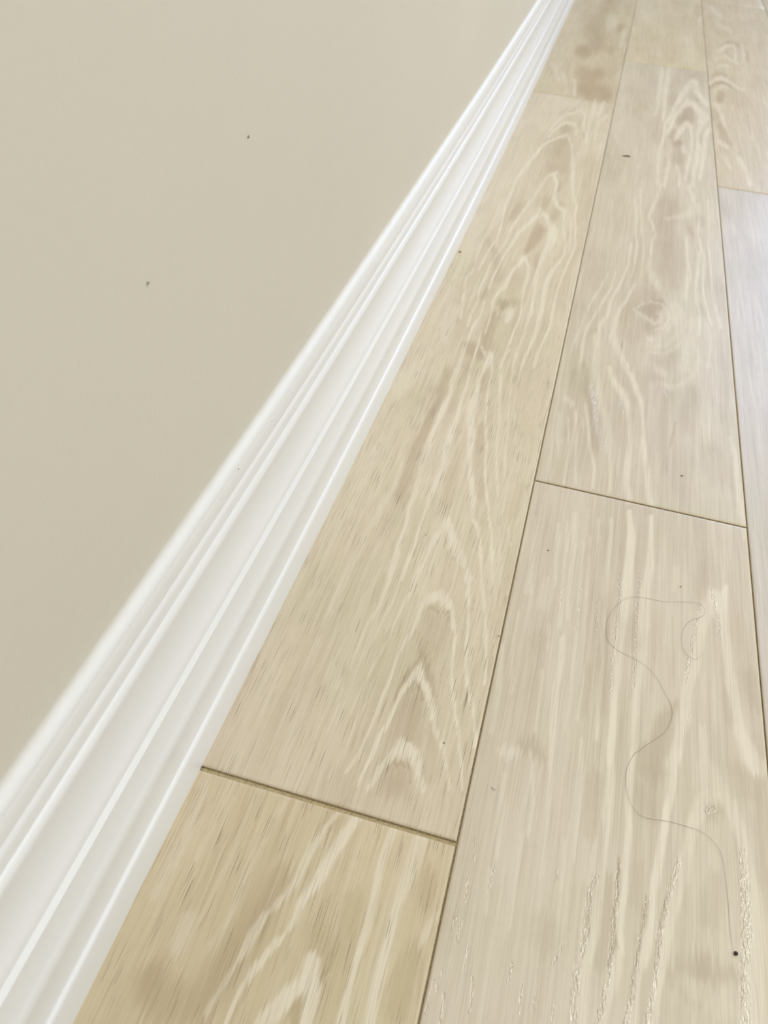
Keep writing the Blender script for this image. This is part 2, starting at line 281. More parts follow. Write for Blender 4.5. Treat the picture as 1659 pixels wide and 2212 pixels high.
D 0.7 0.26 -85.4,2024.7,11.51 -63.7,1965.3,12.98 -46.4,2024.7,9.76
D 0.8 0.27 -68.5,1895,14.29 -49.6,1879.2,16.71 -23.6,1880.4,12.55
D 0.4 0.25 -154.4,2022.6,3.53 -146,1983.1,3.47
D 0.4 0.23 -39.5,2259.1,7.77 -35,2236,7.71
D 0.5 0.33 -79.5,1513.8,16.2 -78.9,1482.1,16.63 -74.7,1419.1,16.09
D 0.6 0.31 -81.8,1604.9,5.89 -73.9,1603.8,5.15
D 0.5 0.31 -43.7,1594,1.03 -42,1575.1,1.16
D 0.3 0.29 -86.5,1726.2,3.9 -93.5,1700,3.85
L 1 1.08 -62.2,227.6,2.29 -66.5,213.4,2.53 -69.6,200.1,2.76 -71.5,187.6,2.98 -75,177.3,2.67 -78.5,167.3,1.84 -78.1,159.8,1.82 -80.7,151.5,1.28 -84.7,144.1,1.52 -87.2,136.2,1.75 -91,126.1,1.48 -93,117.8,1.46 -94,110,1.2 -94.8,101.9,1.18
L 0.7 1.06 -74.1,225.2,1.43 -78.6,216,1.41 -82.1,201.1,1.94 -84.2,189.6,1.9 -85.7,177.5,1.6 -90.1,167.1,1.58 -95,155.7,1.55 -97.1,146.6,1.78 -98.7,136.8,1.51 -100.7,128.2,1.24 -103.2,118.6,1.07 -105.3,103.9,1.05
L 1 1.06 -38.9,224.5,2.27 -39.9,216.6,2.25 -41,205.3,2.21 -40.1,193.7,2.06 -39.7,180.1,1.91 -38.3,167.5,1.88 -39,154.7,2.04 -39.2,144.5,1.61 -38.5,135,1.38 -38.7,125.4,1.75 -38.6,118.5,2.16
L 0.9 1.06 -21.8,224.7,3.97 -22.4,212.2,3.9 -23.8,198.7,3.27 -24.8,184.7,2.4 -24.5,170.6,2.35 -25,159.9,2.05 -25.2,148.7,2.77 -25.6,138.8,2.48 -24.8,128.6,2.19 -24.2,122.7,2.17
L 1 1.14 -61.8,142.8,4.27 -61,134.1,4.71 -66.7,125.6,3.67 -70.6,118.8,3.63 -74.1,111.3,4.06 -75.8,107.5,4.04
L 1 1.15 -57.2,134.2,2.97 -55.7,125.1,2.93 -55.6,118.6,2.89 -54.9,113.7,2.87
L 0.5 1.05 -2.4,187,1.07 -6.5,174.9,2.1 -7.7,166.1,1.29
L 0.3 1.02 -158.5,220.4,2.31 -157.4,190.3,2.76 -157.5,164.8,3.19 -157.8,148.8,3.11
L 0.3 1.04 -125.3,225.3,1.16 -125.8,201.4,1.23 -126.5,174.3,1.18 -128.3,148.9,1.13 -131.8,124.9,1.24
L 0.3 1.04 -107.3,225.5,1.15 -109.7,198.8,1.11 -111.9,174.1,1.07 -113.4,152.3,1.14 -117.6,133.2,1.1
L 0.25 0.99 -143.5,225.1,0.93 -143.4,201.1,0.9 -143.4,173.8,0.97
L 0.35 1.11 -133.7,143,4.09 -134,129.3,4.49
D 0.45 1.11 -93.7,179.6,5.37 -96.7,154.1,7.74 -102,133.8,8 -106.9,119.5,8.79 -111.6,105.8,8.6
D 0.35 1.09 -59.9,153.6,8.19 -57,148.3,8.11
D 0.7 1.11 -53.4,142.3,2.01 -53.1,136.5,1.74
D 0.45 1.1 -9.3,163.6,4.12 -12.9,147.4,5.02 -11.9,131.5,4.88
D 0.6 1.17 -139.5,108.8,7.25 -136.1,102.2,7.16
D 0.5 1.18 -125.5,107.3,7.21 -127.1,97.5,7.09
D 0.4 0.97 -74.8,223.7,4.57 -75.6,218.3,3.97
D 0.5 1.02 -11.2,204.9,2.75 -10.4,186.8,2.67
D 0.6 1.16 -62.2,122.2,2.92 -62,113,2.87
D 0.3 1.05 -50.5,181.3,4.27 -48.5,160.1,4.13
L 0.7 0.27 86.1,2146,3.84 87.1,2026.7,3.66 84.7,1907.6,3.48 85.9,1849.4,2.83 80.7,1783,2.2
L 0.8 0.27 102.8,2155.4,3.6 101.5,2053.9,4.32 97.2,1931.8,4.11 97.8,1823.3,3.13 96.7,1753.2,2.71
L 0.9 0.3 158.6,2071,6.85 143.5,2010.8,4.86 131.4,1941.4,4.13 120,1867.4,3.43 111.7,1783.6,3.08 101.4,1733.3,3.01 100.4,1661.8,2.6 94.7,1579.7,2.49 93.6,1488.2,2.38 93.5,1405.1,2.28
L 0.9 0.27 159.8,2066.9,6.84 163.1,2030.8,6.13 164.9,1986,5.42 173.7,1938,4.72 182.4,1908.7,4.66
L 0.9 0.28 145.3,1897.4,5.21 156.8,1886.8,4.04 165.4,1850.7,5.11 174,1823.6,7.86 166.4,1766.5,4.38
L 0.9 0.29 145.3,1897.4,4.63 133.8,1858.3,3.42 120.5,1795.9,3.32 114.3,1739.9,3.24 106.4,1678.7,2.62
L 0.8 0.32 182.3,1797.1,2.22 168.4,1752.8,3.26 161.1,1692.2,3.7 161.2,1618.7,3.57 157.3,1548.3,3.44 152.8,1487.7,2.86 150.3,1419.9,2.76
L 0.8 0.3 142.5,1754.3,4.89 131.7,1712.5,4.26 123.4,1659.6,3.64 119.4,1637.4,1.54
L 0.8 0.31 142.5,1754.3,3.8 148.8,1735.6,3.77 150.5,1673.1,2.62 148.8,1587.2,2.51 143.5,1517.9,2.42 137.5,1447.2,2.33
L 0.8 0.32 183.1,1738.6,3.24 175.7,1685.7,3.69 171.9,1598.5,4.04 166.7,1523.1,2.92 161.9,1458.6,2.82
L 0.8 0.32 134.8,1599.3,4.54 136.8,1587.6,4.51
L 0.8 0.34 110.3,1531.6,1.95 109.2,1467.1,2.36 104.6,1398.7,2.27
L 0.7 0.34 124.2,1497,2.87 130,1454.6,2.34 128.3,1409.7,2.29
L 0.7 0.26 190.6,2064.7,2.24 204.2,2110.9,3.17 219.9,2134.5,3.85 234.3,2117.8,3.57 247.4,2076.9,3.14 266,2059.1,2.49
L 0.7 0.23 223.1,2394.2,3.53 242.5,2467.7,3.63 260,2478.2,3.65 265.8,2419.5,3.15 259.1,2332.9,2.77
L 0.7 0.23 283.4,2492.2,3.67 283.9,2394.1,3.55 276.7,2309.2,2.75
L 0.6 0.24 209.5,2304.2,2.05 235.5,2353.9,3.49 248,2326.5,3.45 265.1,2291.4,2.73
L 0.6 0.24 209.7,2216.2,1.98 224,2256.8,3.36 239.8,2254.9,2.69
L 0.5 0.2 228.7,2767.6,8.02 233.6,2724.8,7.91
L 0.6 0.2 217.7,2958.1,4.25 225.9,2895,4.67 239.9,2822.1,4.08
L 0.5 0.21 244.7,2687.2,3.91 261.6,2654.3,3.87
L 0.5 0.26 204.2,2025.5,1.84 220.3,2071.5,2.5 232,2059.1,2.49
L 0.6 0.28 200.9,1910.1,4.67 210.3,1850.3,3.41 214.3,1776.2,3.3
L 0.6 0.31 200.2,1670.8,4.19 213.6,1644.4,3.1
L 0.5 0.33 207.5,1590.8,5.54 210.4,1561.8,3.97 215.1,1534.5,2.94
L 0.7 0.33 232.9,1584.7,4.02 241.6,1529.8,3.91 244.1,1475.3,4.75
L 0.3 0.28 1.6,2047.2,7.35 13.2,1747.9,8.62 16.9,1606.5,8.07
D 0.7 0.26 192.4,2037.5,3.08 205.9,2084.6,3.14 221.4,2105.8,3.8 235.3,2079.8,3.14 248.6,2049.6,2.48
D 0.9 0.27 215.5,2004.4,5.47 210.5,1957.6,5.96
D 0.5 0.22 228,2459,2.6 253,2515.1,3.69 274.6,2486.9,3.66
D 0.7 0.23 290.9,2422.2,5.02 287.5,2361,4.91
D 0.5 0.25 202.7,2150,2.58 218.9,2179.5,3.26 231.4,2171.1,3.25
D 0.4 0.28 199.5,1860.5,6.86 196.3,1827.4,6.75
D 0.6 0.3 205.5,1771.7,4.94 213.3,1690.8,5.29 220.6,1667.6,3.14
D 0.4 0.29 263.1,1877.6,1.39 259.6,1741.6,1.52
D 0.3 0.27 250.9,1996.7,12.14 253.5,1954.8,11.93
D 0.7 0.29 145.1,1848.1,9.07 144.9,1800.8,9.99 127.2,1761.4,6.54
D 0.9 0.31 121.5,1621.9,5.1 127.7,1621.7,5.1
D 0.5 0.32 127.8,1577,7.98 126,1533.2,8.78
D 0.4 0.27 112.7,1922.6,8.19 108.4,1886.2,8.06
D 0.5 0.3 116.9,1683.9,5.25 115.1,1655.5,4.66
D 0.5 0.33 108.5,1518.8,4.36 106.9,1494.6,3.82
D 0.5 0.34 143.1,1455.3,4.22 142.1,1433.1,4.17
D 0.3 0.25 131.2,2109.9,12.64 166.5,2109.7,12.66
D 0.4 0.27 157.5,1955.4,5.94 164.3,1933,4.71
D 0.35 0.2 176.7,2896.2,9.97 178.9,2814.6,8.11
D 0.25 0.21 99.5,2684.7,15.48 146.1,2684.2,18.63
L 0.3 0.19 37.2,2889.4,32.84 40.7,2772.8,34.87
L 0.3 0.23 145.3,2473.3,11.57 153.3,2377.1,8.4
L 0.5 0.2 183.2,2785.4,4.02 178.5,2674.9,3.88
L 0.6 0.39 94.4,1506.4,2.16 93.6,1442,2.29 98.9,1384.6,2.02 94,1331.6,2.16 87.3,1285.8,2.1 84.4,1253.8,2.06 90.9,1222.2,1.84 95.3,1195.7,1.63 90.8,1157.3,1.77 90.4,1109.6,1.72 89.6,1076.5,3.36 95.4,1051.3,4.54 102.6,1027.7,4.06
L 0.8 0.34 109.5,1513.6,1.95 108.1,1461.3,2.11 104.8,1399,2.04
L 0.5 0.36 142.2,1529.3,2.73 137.7,1462.8,3.17 141.7,1410.2,3.59 149.5,1373.6,3.02 151.1,1330.4,2.95 143.1,1290.2,5.27 127.8,1273.2,2.85 108.9,1259.7,1.88
L 0.7 0.42 139,1200.9,1.82 140.5,1131,2.17 142,1086.5,2.53 140.1,1050.8,2.06 138.4,1009.5,1.6
L 0.7 0.33 155.3,1535.6,2.19 152.4,1457.3,2.11
L 0.7 0.41 157.1,1338.5,1.78 158.2,1276.6,1.71 155.5,1222.1,1.47 158.7,1186.6,1.62 163.2,1144.9,1.75 162.4,1099.1,1.53 159.8,1047.6,1.23 163.4,988.1,1.42 168.7,950.1,1.54
L 0.7 0.44 156.5,1159.2,1.95 153.9,1095.5,1.87 149.8,1036.1,1.8 151,1000.5,1.59 155.3,967.8,1.56 153,918.4,1.5
L 0.6 0.42 173.3,1362.2,1.4 172.8,1258.4,1.51 169.5,1191.3,1.27 171.4,1123.2,1.3 171.6,1063.9,1.25 173.4,1009.6,1.44 179.3,947.8,1.53
L 0.6 0.4 61,1311.1,1.94 65.5,1250.4,1.68 67.3,1183.5,1.44 71.6,1144.6,1.4 70.4,1088.7,1.35 67.4,1039.7,1.47
L 0.6 0.39 66.7,1369.6,1.6 73.5,1239,1.49 77.2,1187.8,1.26 81.1,1126.9,1.21 80.6,1045.2,1.15
L 0.7 0.45 62.6,1145.1,1.4 61.9,1085.1,1.35 57.6,1035.6,1.47 52.8,1003.4,1.6 45.4,964.4,1.71 43.5,922.8,1.66 37.5,897.7,1.85 37.5,857.5,1.8
L 0.7 0.47 46.9,1046.7,1.32 43.4,995.9,1.43 36.4,957.2,1.39 29.7,920.5,1.51 23.3,885.7,1.61 21.8,851.2,1.79 22.9,805.5,1.72
L 0.6 0.46 37.3,1038.7,1.15 29.4,986.4,1.26 21.5,944.3,1.38 17,905.6,1.49 11.8,847.3,1.43
L 0.8 0.48 73.1,1023,1.62 65.4,979.6,1.57 58.8,952.6,1.7 54.4,920.6,1.88 53.5,885.2,2.05 59.6,857.2,2.15 66.8,833.8,1.76 74.9,814.5,1.73
L 0.5 0.47 74.5,953.8,1.16 82.8,942,1.53 89.1,937.9,1.68 98.7,925.3,1.66 107.7,932.2,1.52 108.9,949.2,1.23 102.6,953.3,1.08
L 0.5 0.46 76,956.1,0.93 86.3,974.1,1.17
L 0.6 0.46 94.1,980.8,1.1 108.4,979.6,1.26 116.4,965.7,1.4 118.3,943,1.38 112.4,921.2,1.35 102.1,910.7,1.34
L 0.5 0.46 113,988.5,1.11 121.1,970.9,1.09 122.1,941.2,1.07 115.6,912.9,1.05
L 0.7 0.49 95.3,886.3,2.2 99.7,886.5,2.2
L 0.3 0.48 91.3,872.6,1.45 103,871.3,2.54 114.6,878.8,2.19 124.7,901,2.59 135.1,930.2,3.79 144.3,946.8,3.83
L 0.5 0.46 124.1,982.5,4.72 128.9,963.9,5.43 127.4,943.4,5.35
L 0.4 0.49 97.6,857.3,1.15 113.5,857.7,1.43 127.7,880.9,1.46 139.6,913,1.49 145.8,940.9,1.22
D 0.8 0.46 98.7,984.4,3.94 108.3,981.3,4.72 91.5,959,6.19 99.6,948.7,4.61
D 0.5 0.46 88.3,961.1,6.2 78.9,960.7,3.87
D 0.5 0.48 95.9,914.6,6.74 104.9,918.2,3.75
D 0.3 0.47 66.5,955.7,6.18 62.6,910.9,5.98 67,884.3,5.86
D 0.35 0.45 84,994.4,9.52 93.7,994.8,8.73
D 0.45 0.4 112.1,1307.5,14.53 107.5,1229.6,12.02 113.9,1162.9,13.31 121.6,1102.1,14.51 125.3,1052.3,9.08
D 0.5 0.39 143.7,1240.7,2.33 146.4,1218,2.3
D 0.4 0.38 160.1,1282.5,4.77 161.6,1258.3,3.77
D 0.4 0.46 155.7,991.9,3.96 158.5,975.9,3.91
D 0.25 0.5 100.8,844.2,4.26 115.1,841.2,7.08 127.8,863.3,4.32
D 0.25 0.49 27,877.7,4.38 39.1,876.3,4.37
D 0.9 0.49 65.6,870,0.51 64.8,851.8,0.43
D 0.3 0.34 135.6,1487,7.49 137.6,1444.2,5.23
L 0.6 0.56 35.9,870.4,4.1 39.7,799.8,3.1 46,757.5,2.25 49.7,728,2.56 57.2,706.7,2.87 61.5,685.1,3.52 62.6,658.5,2.75 66.1,636.2,1.34 68.9,593.1,1.16
L 0.8 0.56 52.4,876.9,2.88 60.9,846.4,2.41 69,817.3,2.2 79.5,796.8,2.32 85.2,772.3,2.73 90.7,748.9,2.23 93.1,722.7,1.45 95.1,687.5,1.55 98.1,659.5,2.06 101.9,626.6,2.33 104.1,599.3,2.27 105.7,587.4,1.92
L 0.8 0.57 53.7,805.2,2.34 61.7,778,3.05 72,758.7,3.37 77.6,738.5,2.94 81.3,707.8,1.79 83.4,678.2,1.75 82.3,642.1,2.7 82.6,608.7,2.62 86.4,584.7,2.56
L 0.6 0.55 13.5,728.1,1.83 20.2,721,2.91
L 0.5 0.58 10,697,1.42 11.5,664.2,1.25 16.8,630,0.94
L 0.7 0.59 35.2,722.5,1.6 41.1,687.7,1.27 45.5,652.2,1.09 52.2,619.9,1.33 53.1,591.8,1.03
L 0.6 0.59 26,708.3,1.29 30.7,658.9,1.24 37.7,592.7,1.03
L 0.5 0.6 20.1,692.9,0.99 26.2,633.4,0.94 26.7,588.8,0.9
L 0.5 0.6 7.4,662.7,1.11 10.1,627.5,0.94 13.4,588.3,0.9
L 0.4 0.57 34.3,698.2,0.71 37.2,673.7,0.7
L 0.3 0.55 157.6,752.1,10.39 155.5,717.2,8.64
L 0.7 0.6 181.2,719.1,1.44 184.2,690.8,1.97 183.9,656,2.58 184.3,623.6,2.5 186.2,597.6,2.89
L 0.35 0.52 148.9,887.5,2.32 151.8,859,2.27 145,821.9,2.2 132.4,799,2.16 120.2,788.5,2.15 107.7,795.5,1.93 101.7,784.4,3.44
L 0.4 0.5 139,904.2,5.03 135.6,836.8,4.78
L 0.4 0.51 107.1,819.6,3.93 113.5,815.9,3.92
L 0.5 0.49 163.4,949.6,1.91 165.5,897.4,1.67 162.7,847.3,1.28
D 0.5 0.55 25.2,809.8,1.41 29.6,786.7,2.15 32.6,752.3,2.69 39.5,724.2,1.82 46.3,677,2.65 51.1,651.9,2.05
D 0.3 0.52 99.5,807.5,7.79 104.4,800.3,6.97
D 0.45 0.57 117.2,775.8,4.55 115,728.2,3.64 115.8,677.9,2.79 117.7,643.5,2.7
D 0.5 0.57 126.7,724.6,1.31 121.4,679.9,1.26
D 0.35 0.54 138.3,723.7,6.52 143.1,785.6,6.11
D 0.3 0.59 165.9,684.2,9.08 171.7,651.6,8.81
D 0.4 0.6 182.7,690.3,0.98 179.4,643.3,1.34 181.8,610.2,1.43
D 0.2 0.6 131.2,659.8,12.32 128.7,625.2,11.93
D 0.4 0.51 106.3,857.5,0.65 108.4,795.8,0.62
D 0.4 0.52 113.6,812.9,0.63 112.5,782.7,0.61
D 0.3 0.55 19.2,779.7,3.05 20.1,664.9,3.46
L 1 0.75 87.4,568,2.39 90.4,537.2,2.71 90.2,507.3,3 89.5,476.9,3.26 89.1,440.7,2.78 87.3,410.4,2.69 87.3,386,2.48 86.8,361.2,2.4 86.8,341.1,2.34 86.2,311.1,2.07
L 0.9 0.74 105.9,569.5,2 106.9,535.9,2.16 107,504.2,2.61 104.2,475.6,2.89 104.5,445.8,3.15 105.2,423.5,2.72 103.4,399.8,2.65 101.7,374.1,2.25 101.4,350.3,2.18 101.7,328.1,1.69
L 1 0.78 159.5,490.1,5.12 159.2,479.9,7.22 151.8,469.4,4.29 147.1,444.8,3.13 144.1,421.9,3.38 139.9,403.2,3.31 136.5,385.4,3.24 135.2,365.8,3.16 133.3,352.9,3.11 129.7,334.1,3.34 127.3,324.1,3.3
L 1 0.77 168.6,501.5,1.85 165.8,486.2,2.91 164.7,473.7,3.23 166.5,447.5,3.13 167.7,426.1,3.05 168.7,402.4,3.3 171.6,380.6,2.89 173.2,362.7,3.76 178.4,346.7,5.52 182.9,341.7,6.09
L 0.6 0.76 72.7,555.4,1.42 74.7,476.1,1.31 74,443.4,1.26 75.7,390.7,1.18 75.5,357.6,1.26 76.5,327.4,1.21
L 0.5 0.66 61.7,551.5,1.26 63.2,520.8,1.22
L 0.5 0.75 55.8,525.2,1.07 57.9,481,1.02 60,431,0.97 62.6,377.9,0.91 62.4,337.8,0.86
L 0.5 0.76 51.8,516.8,1.06 53,468.7,1.01 55.4,420,0.96 54.7,383.9,0.91 56.4,359.4,0.89 55.8,328.2,0.85
L 0.6 0.69 40.8,549.2,1.57 43.1,509.2,1.51 43.4,476,1.46 46.9,426.6,1.1
L 0.6 0.71 35.8,535.1,1.4 38.5,494,1.63 39.7,453.8,1.56 41.5,417.2,1.5
L 0.5 0.69 28,532.4,1.24 31.3,482.7,1.17 33.4,457.9,1.14
L 0.5 0.69 7.8,532.6,1.39 11.7,480.4,1.32 15.6,445.7,1.27
L 0.5 0.72 10.9,469.2,1.16 11.4,444.3,1.13
L 0.7 0.82 44.7,407.2,1.88 46.2,381.1,1.83 45,355.7,1.77 46.9,328.3,1.71 47.9,299,1.41
L 0.6 0.82 33.8,371.9,1.29 35,352.5,1.26 36.3,321.9,1.09
L 0.5 0.76 34.1,414.7,1.09 34.6,393,1.06
L 0.5 0.82 2,384,1.97 6.1,343.1,1.88 6.2,312.3,1.8
L 0.4 0.78 8.9,421.6,1.1 10.7,381.6,1.05 14.8,346,1.13
L 0.3 0.69 128.7,511.6,2.25 127.4,485.5,2.19
L 0.3 0.73 124.6,472.3,1.8 120.9,428.7,1.71
L 0.6 0.83 147.7,360.6,2.19 148,342.8,2.45
L 0.5 0.64 186.4,592.6,2.44 186.8,570.7,2.38
L 0.35 0.72 27.2,459.9,3.58 27.2,435.6,4.18
L 0.4 0.88 14.9,297.7,1.77 27.3,297.4,1.76
D 0.5 0.82 128.2,369.8,3.18 122,356.9,3.76 117.5,333.1,6.08
D 0.5 0.87 29.7,306.7,3.57 38.7,303.8,2.96
D 0.2 0.69 154.3,518.1,6.78 149.4,495,6.62
D 0.3 0.77 73.2,455,2.13 77.9,407.3,2.35 79.2,350.9,3.75
D 0.3 0.78 182.5,417.1,4.69 184.9,392.9,3.9
D 0.25 0.8 164.5,394.4,3.26 166.1,371.1,3.17
D 0.25 0.77 29.7,404,4.03 27.1,392.3,3.97
D 0.3 0.75 96.5,450.9,1.13 96.9,409.9,1.07
D 0.25 0.8 67.1,387.9,1.97 66.7,346.9,2.49
L 0.7 0.97 85.2,328.9,2.1 87.4,305.1,2.37 87.4,274.8,3.24 88,256.6,1.58 87.4,237.7,1.72 85.8,217,2.09 85.1,202.4,2.04 83.7,190.5,2 81.2,178.6,2.24 82.3,154.1,2.69
L 0.95 0.94 102,334.2,1.4 100.2,312.3,1.71 99.8,290.5,1.66 100.7,271.8,1.81 100.5,249.6,1.87 100.8,231.5,1.7 98.6,216,1.78 98.5,206.4,1.64 100.8,196.7,1.15
L 0.7 1.06 99.2,195.1,1.72 99,188.3,2.27 97.3,178,2.23 94.6,166.7,1.65 93,157.3,1.89
L 0.95 0.96 131.6,338.6,3.16 127.6,320.9,2.75 126.4,303.4,2.01 123.9,289.1,2.3 121.5,272.5,1.93 119.4,252.7,1.88 117.2,236.5,1.71 116.4,221.4,1.49 115.5,211.5,1.76 113.5,199.4,2.02 109.6,181.7,1.68 108.2,161.7,1.9
L 0.7 0.85 147.2,348.6,1.56 147.8,338.7,1.96 149.6,327.9,5.53 153.5,319.6,7.52 157.4,313.1,6.77
L 0.8 0.97 149.2,309,4.04 143.7,295.2,3.31 139.6,280.9,3.24 136.9,266.2,3.18 133.1,249,3.72 129.5,232.7,3.03 126,220.6,2.68 123.9,202.5,2.31 120.8,185,2.25 118,164.6,2.45
L 0.8 0.95 160,312.4,4.06 163.8,307.5,4.03 167.2,295.2,3.96 170.5,283.4,3.24 172.1,266.2,3.79 174.7,247.6,4.91 175.9,229.7,5.37 173.3,206.1,5.18 171.6,180.4,6.07
L 0.6 0.96 63.1,251.7,0.88 64.5,220.4,0.84
L 0.5 0.91 35.1,303,1.09 41.3,267.8,1.04 41.4,247.8,0.88
L 0.5 0.99 37.4,247.9,1.01 38.8,188.4,0.92
L 0.5 0.92 47.6,316.9,1.25 49.9,285.5,1.33 52.1,256.7,1.14 52.2,224.3,0.97
L 0.6 0.9 67.1,323.1,1.25 68.9,294.6,1.34 69.7,265,1.16 69.4,240.1,0.99
L 0.4 0.93 19.7,283.8,1.66 23.1,254.8,1.59 25.2,226.5,1.22
L 0.4 1 22.4,220.4,0.97 24.2,195.9,0.93
L 0.4 0.84 174.2,353.8,2.14 181.7,339.6,2.8
L 0.4 1.05 136.6,189.7,4.52 155.5,184.7,6.69
L 0.5 0.87 18.8,297.9,4.06 27,300.5,2.72
D 0.5 0.86 113.8,316.6,7.53 112.1,329.1,6.27
D 0.3 0.89 110.3,296.8,5.33 112,286.9,5.26
D 0.4 1 80.8,225.4,3.62 83.2,211.3,3.55 82.8,201.7,2.91
D 0.4 1.01 90.7,234.8,2.45 90.9,204.1,2.92 88.7,186.4,2.84
D 0.8 1 95.8,248.2,0.75 96.7,227.7,0.73 95.5,217.5,0.71 96.7,202.4,0.81 95,187.1,0.68
D 0.6 1.03 113.1,230.2,0.6 110.9,207.8,0.7 109.2,191.4,0.68 106.6,172.3,0.66
D 0.6 1.01 124.7,231.2,0.6 121.4,211,0.7 119.5,192.2,0.68
D 0.7 1.03 143.5,201.6,6.32 146.9,197.1,5.13
D 0.4 1.04 129.8,194.2,5.13 142.2,189.2,6.76
D 0.5 1.03 153.8,201.4,4.01 160.5,200.1,3.43
D 0.35 0.97 153.1,257.8,2.5 151.4,240.6,5.49 148.7,227.5,4.79
D 0.3 0.86 173,332.1,5.54 176.4,319,5.44
D 0.4 0.89 149,296.9,3.98 156.9,297.9,3.98
D 0.3 1.03 57,196.3,6.38 57.9,188.4,6.3
D 0.2 0.97 107,246.3,3.72 106.5,227,3.62
D 0.5 0.87 35.9,308.2,4.11 42.1,303.6,2.72
D 0.3 0.94 165.4,284.7,1.04 167.7,264.9,1.01 167.6,239.3,0.97
D 0.4 0.91 77.7,297.3,4.02 78.2,257.7,3.17
P 1 1.03 83.9,234,1.59 80.8,225.4,1.57 80.4,201,1.63 77.4,181.9,1.69 78,152.8,1.83
P 1 1.04 96.3,245.7,1.12 95.9,220,1.08 94.8,199.5,1.16 94.8,180.5,1.12 91.5,163.7,1.31 89.8,156.3,1.4
P 1 1.04 113.7,231.6,1.21 110.8,210.1,1.17 109.2,191.4,1.25 106.6,173.4,1.33 104.9,160.8,1.41
P 1 1.01 131.9,259.2,1.39 124.7,231.2,1.45 121.4,213.3,1.53 119.6,190.1,1.47 115.8,164,1.52
P 1 0.99 170.1,276.4,2.24 170.1,252.6,2.48 169.9,227.9,2.68 167.5,204.3,2.59 166.1,178.8,2.75
P 1 0.89 149,298.4,3.32 152.3,298.7,3.32
P 1 1.03 7.4,193.2,0.47 7.9,179.1,0.46
P 1 1.1 23.5,160.4,0.66 24.6,142.9,0.64
P 1 1.11 3.1,152.2,0.44 2.6,134.4,0.53
P 1 1.12 9.9,147.8,0.43 10.7,133.8,0.42
P 1 1.07 17.1,175,0.45 17.4,161.8,0.44
P 1 1.07 42.3,173.6,0.45 41.8,161.5,0.44
P 1 1.09 49.3,165.9,0.44 49.4,149.3,0.54
P 1 1.09 67,171.2,0.44 67.1,150.4,0.54
P 1 1.09 56,166.8,0.44 56.7,153.4,0.43
P 1 1.1 6.6,157.5,0.44 5.3,147.5,0.43
P 1 1 9.8,212.6,0.42 11.6,196.9,0.41
P 1 0.99 24.6,222.4,0.43 23.7,205.5,0.41
P 1 1.05 11.5,184.9,0.46 11.3,174.4,0.45
P 0.8 0.98 60.1,231.9,0.61 60.7,221.8,0.6
P 0.8 1.05 68.4,190.4,0.57 63.9,177.9,0.56
P 0.8 0.97 10.1,238.1,0.37 12.3,222.5,0.37
P 0.8 0.75 84.3,490,1.62 84.6,458.8,1.56 83.4,429.3,1.51 82.9,393.1,1.32 83.2,368.1,1.15
P 0.8 0.75 99.1,495,1.33 98.9,444,1.26 99.2,403.6,1.2 99.2,373.3,1.03
P 1 0.75 147.6,476,1.44 144.4,449.6,1.54 140.1,429.6,1.5 135.9,393.4,1.31
P 1 0.72 156.7,495.4,1.47 161.6,464.9,1.78 161,445.7,1.39
P 0.8 0.73 53.6,462.6,1 54.7,419.7,0.95
P 0.8 0.74 68.7,457.5,1 69,415.2,0.95
P 0.8 0.72 39.8,460,1.14 39.4,443.6,1.12
P 0.6 0.76 27.7,420.2,0.68 28.6,401.8,0.67
P 0.6 0.82 139.7,370.4,0.64 134.6,353.3,0.62
P 0.8 0.56 38.1,760.2,1.8 43.9,725.8,1.75 49.5,690.9,2.12 56.4,656.2,1.64
P 0.6 0.55 69.6,746.5,1.48 74,720.9,1.02
P 0.7 0.53 112.5,785.6,1.07 117.3,770.2,1.06
"""
def vnoise(x, y, seed):            # smooth value noise on arrays, about -0.5..0.5
    rs = np.random.RandomState(seed); T = rs.rand(256, 256)
    xi = np.floor(x).astype(int); yi = np.floor(y).astype(int); fx = x-xi; fy = y-yi
    fx = fx*fx*(3-2*fx); fy = fy*fy*(3-2*fy); a = lambda i, j: T[i & 255, j & 255]
    return (a(xi, yi)*(1-fx)+a(xi+1, yi)*fx)*(1-fy)+(a(xi, yi+1)*(1-fx)+a(xi+1, yi+1)*fx)*fy - .5
strokes = []
for ln in GRAIN.strip().splitlines():
    t = ln.split(); p = np.array([[float(q) for q in s.split(',')] for s in t[3:]])/1000
    strokes.append((t[0], float(t[1]), float(t[2]), p))
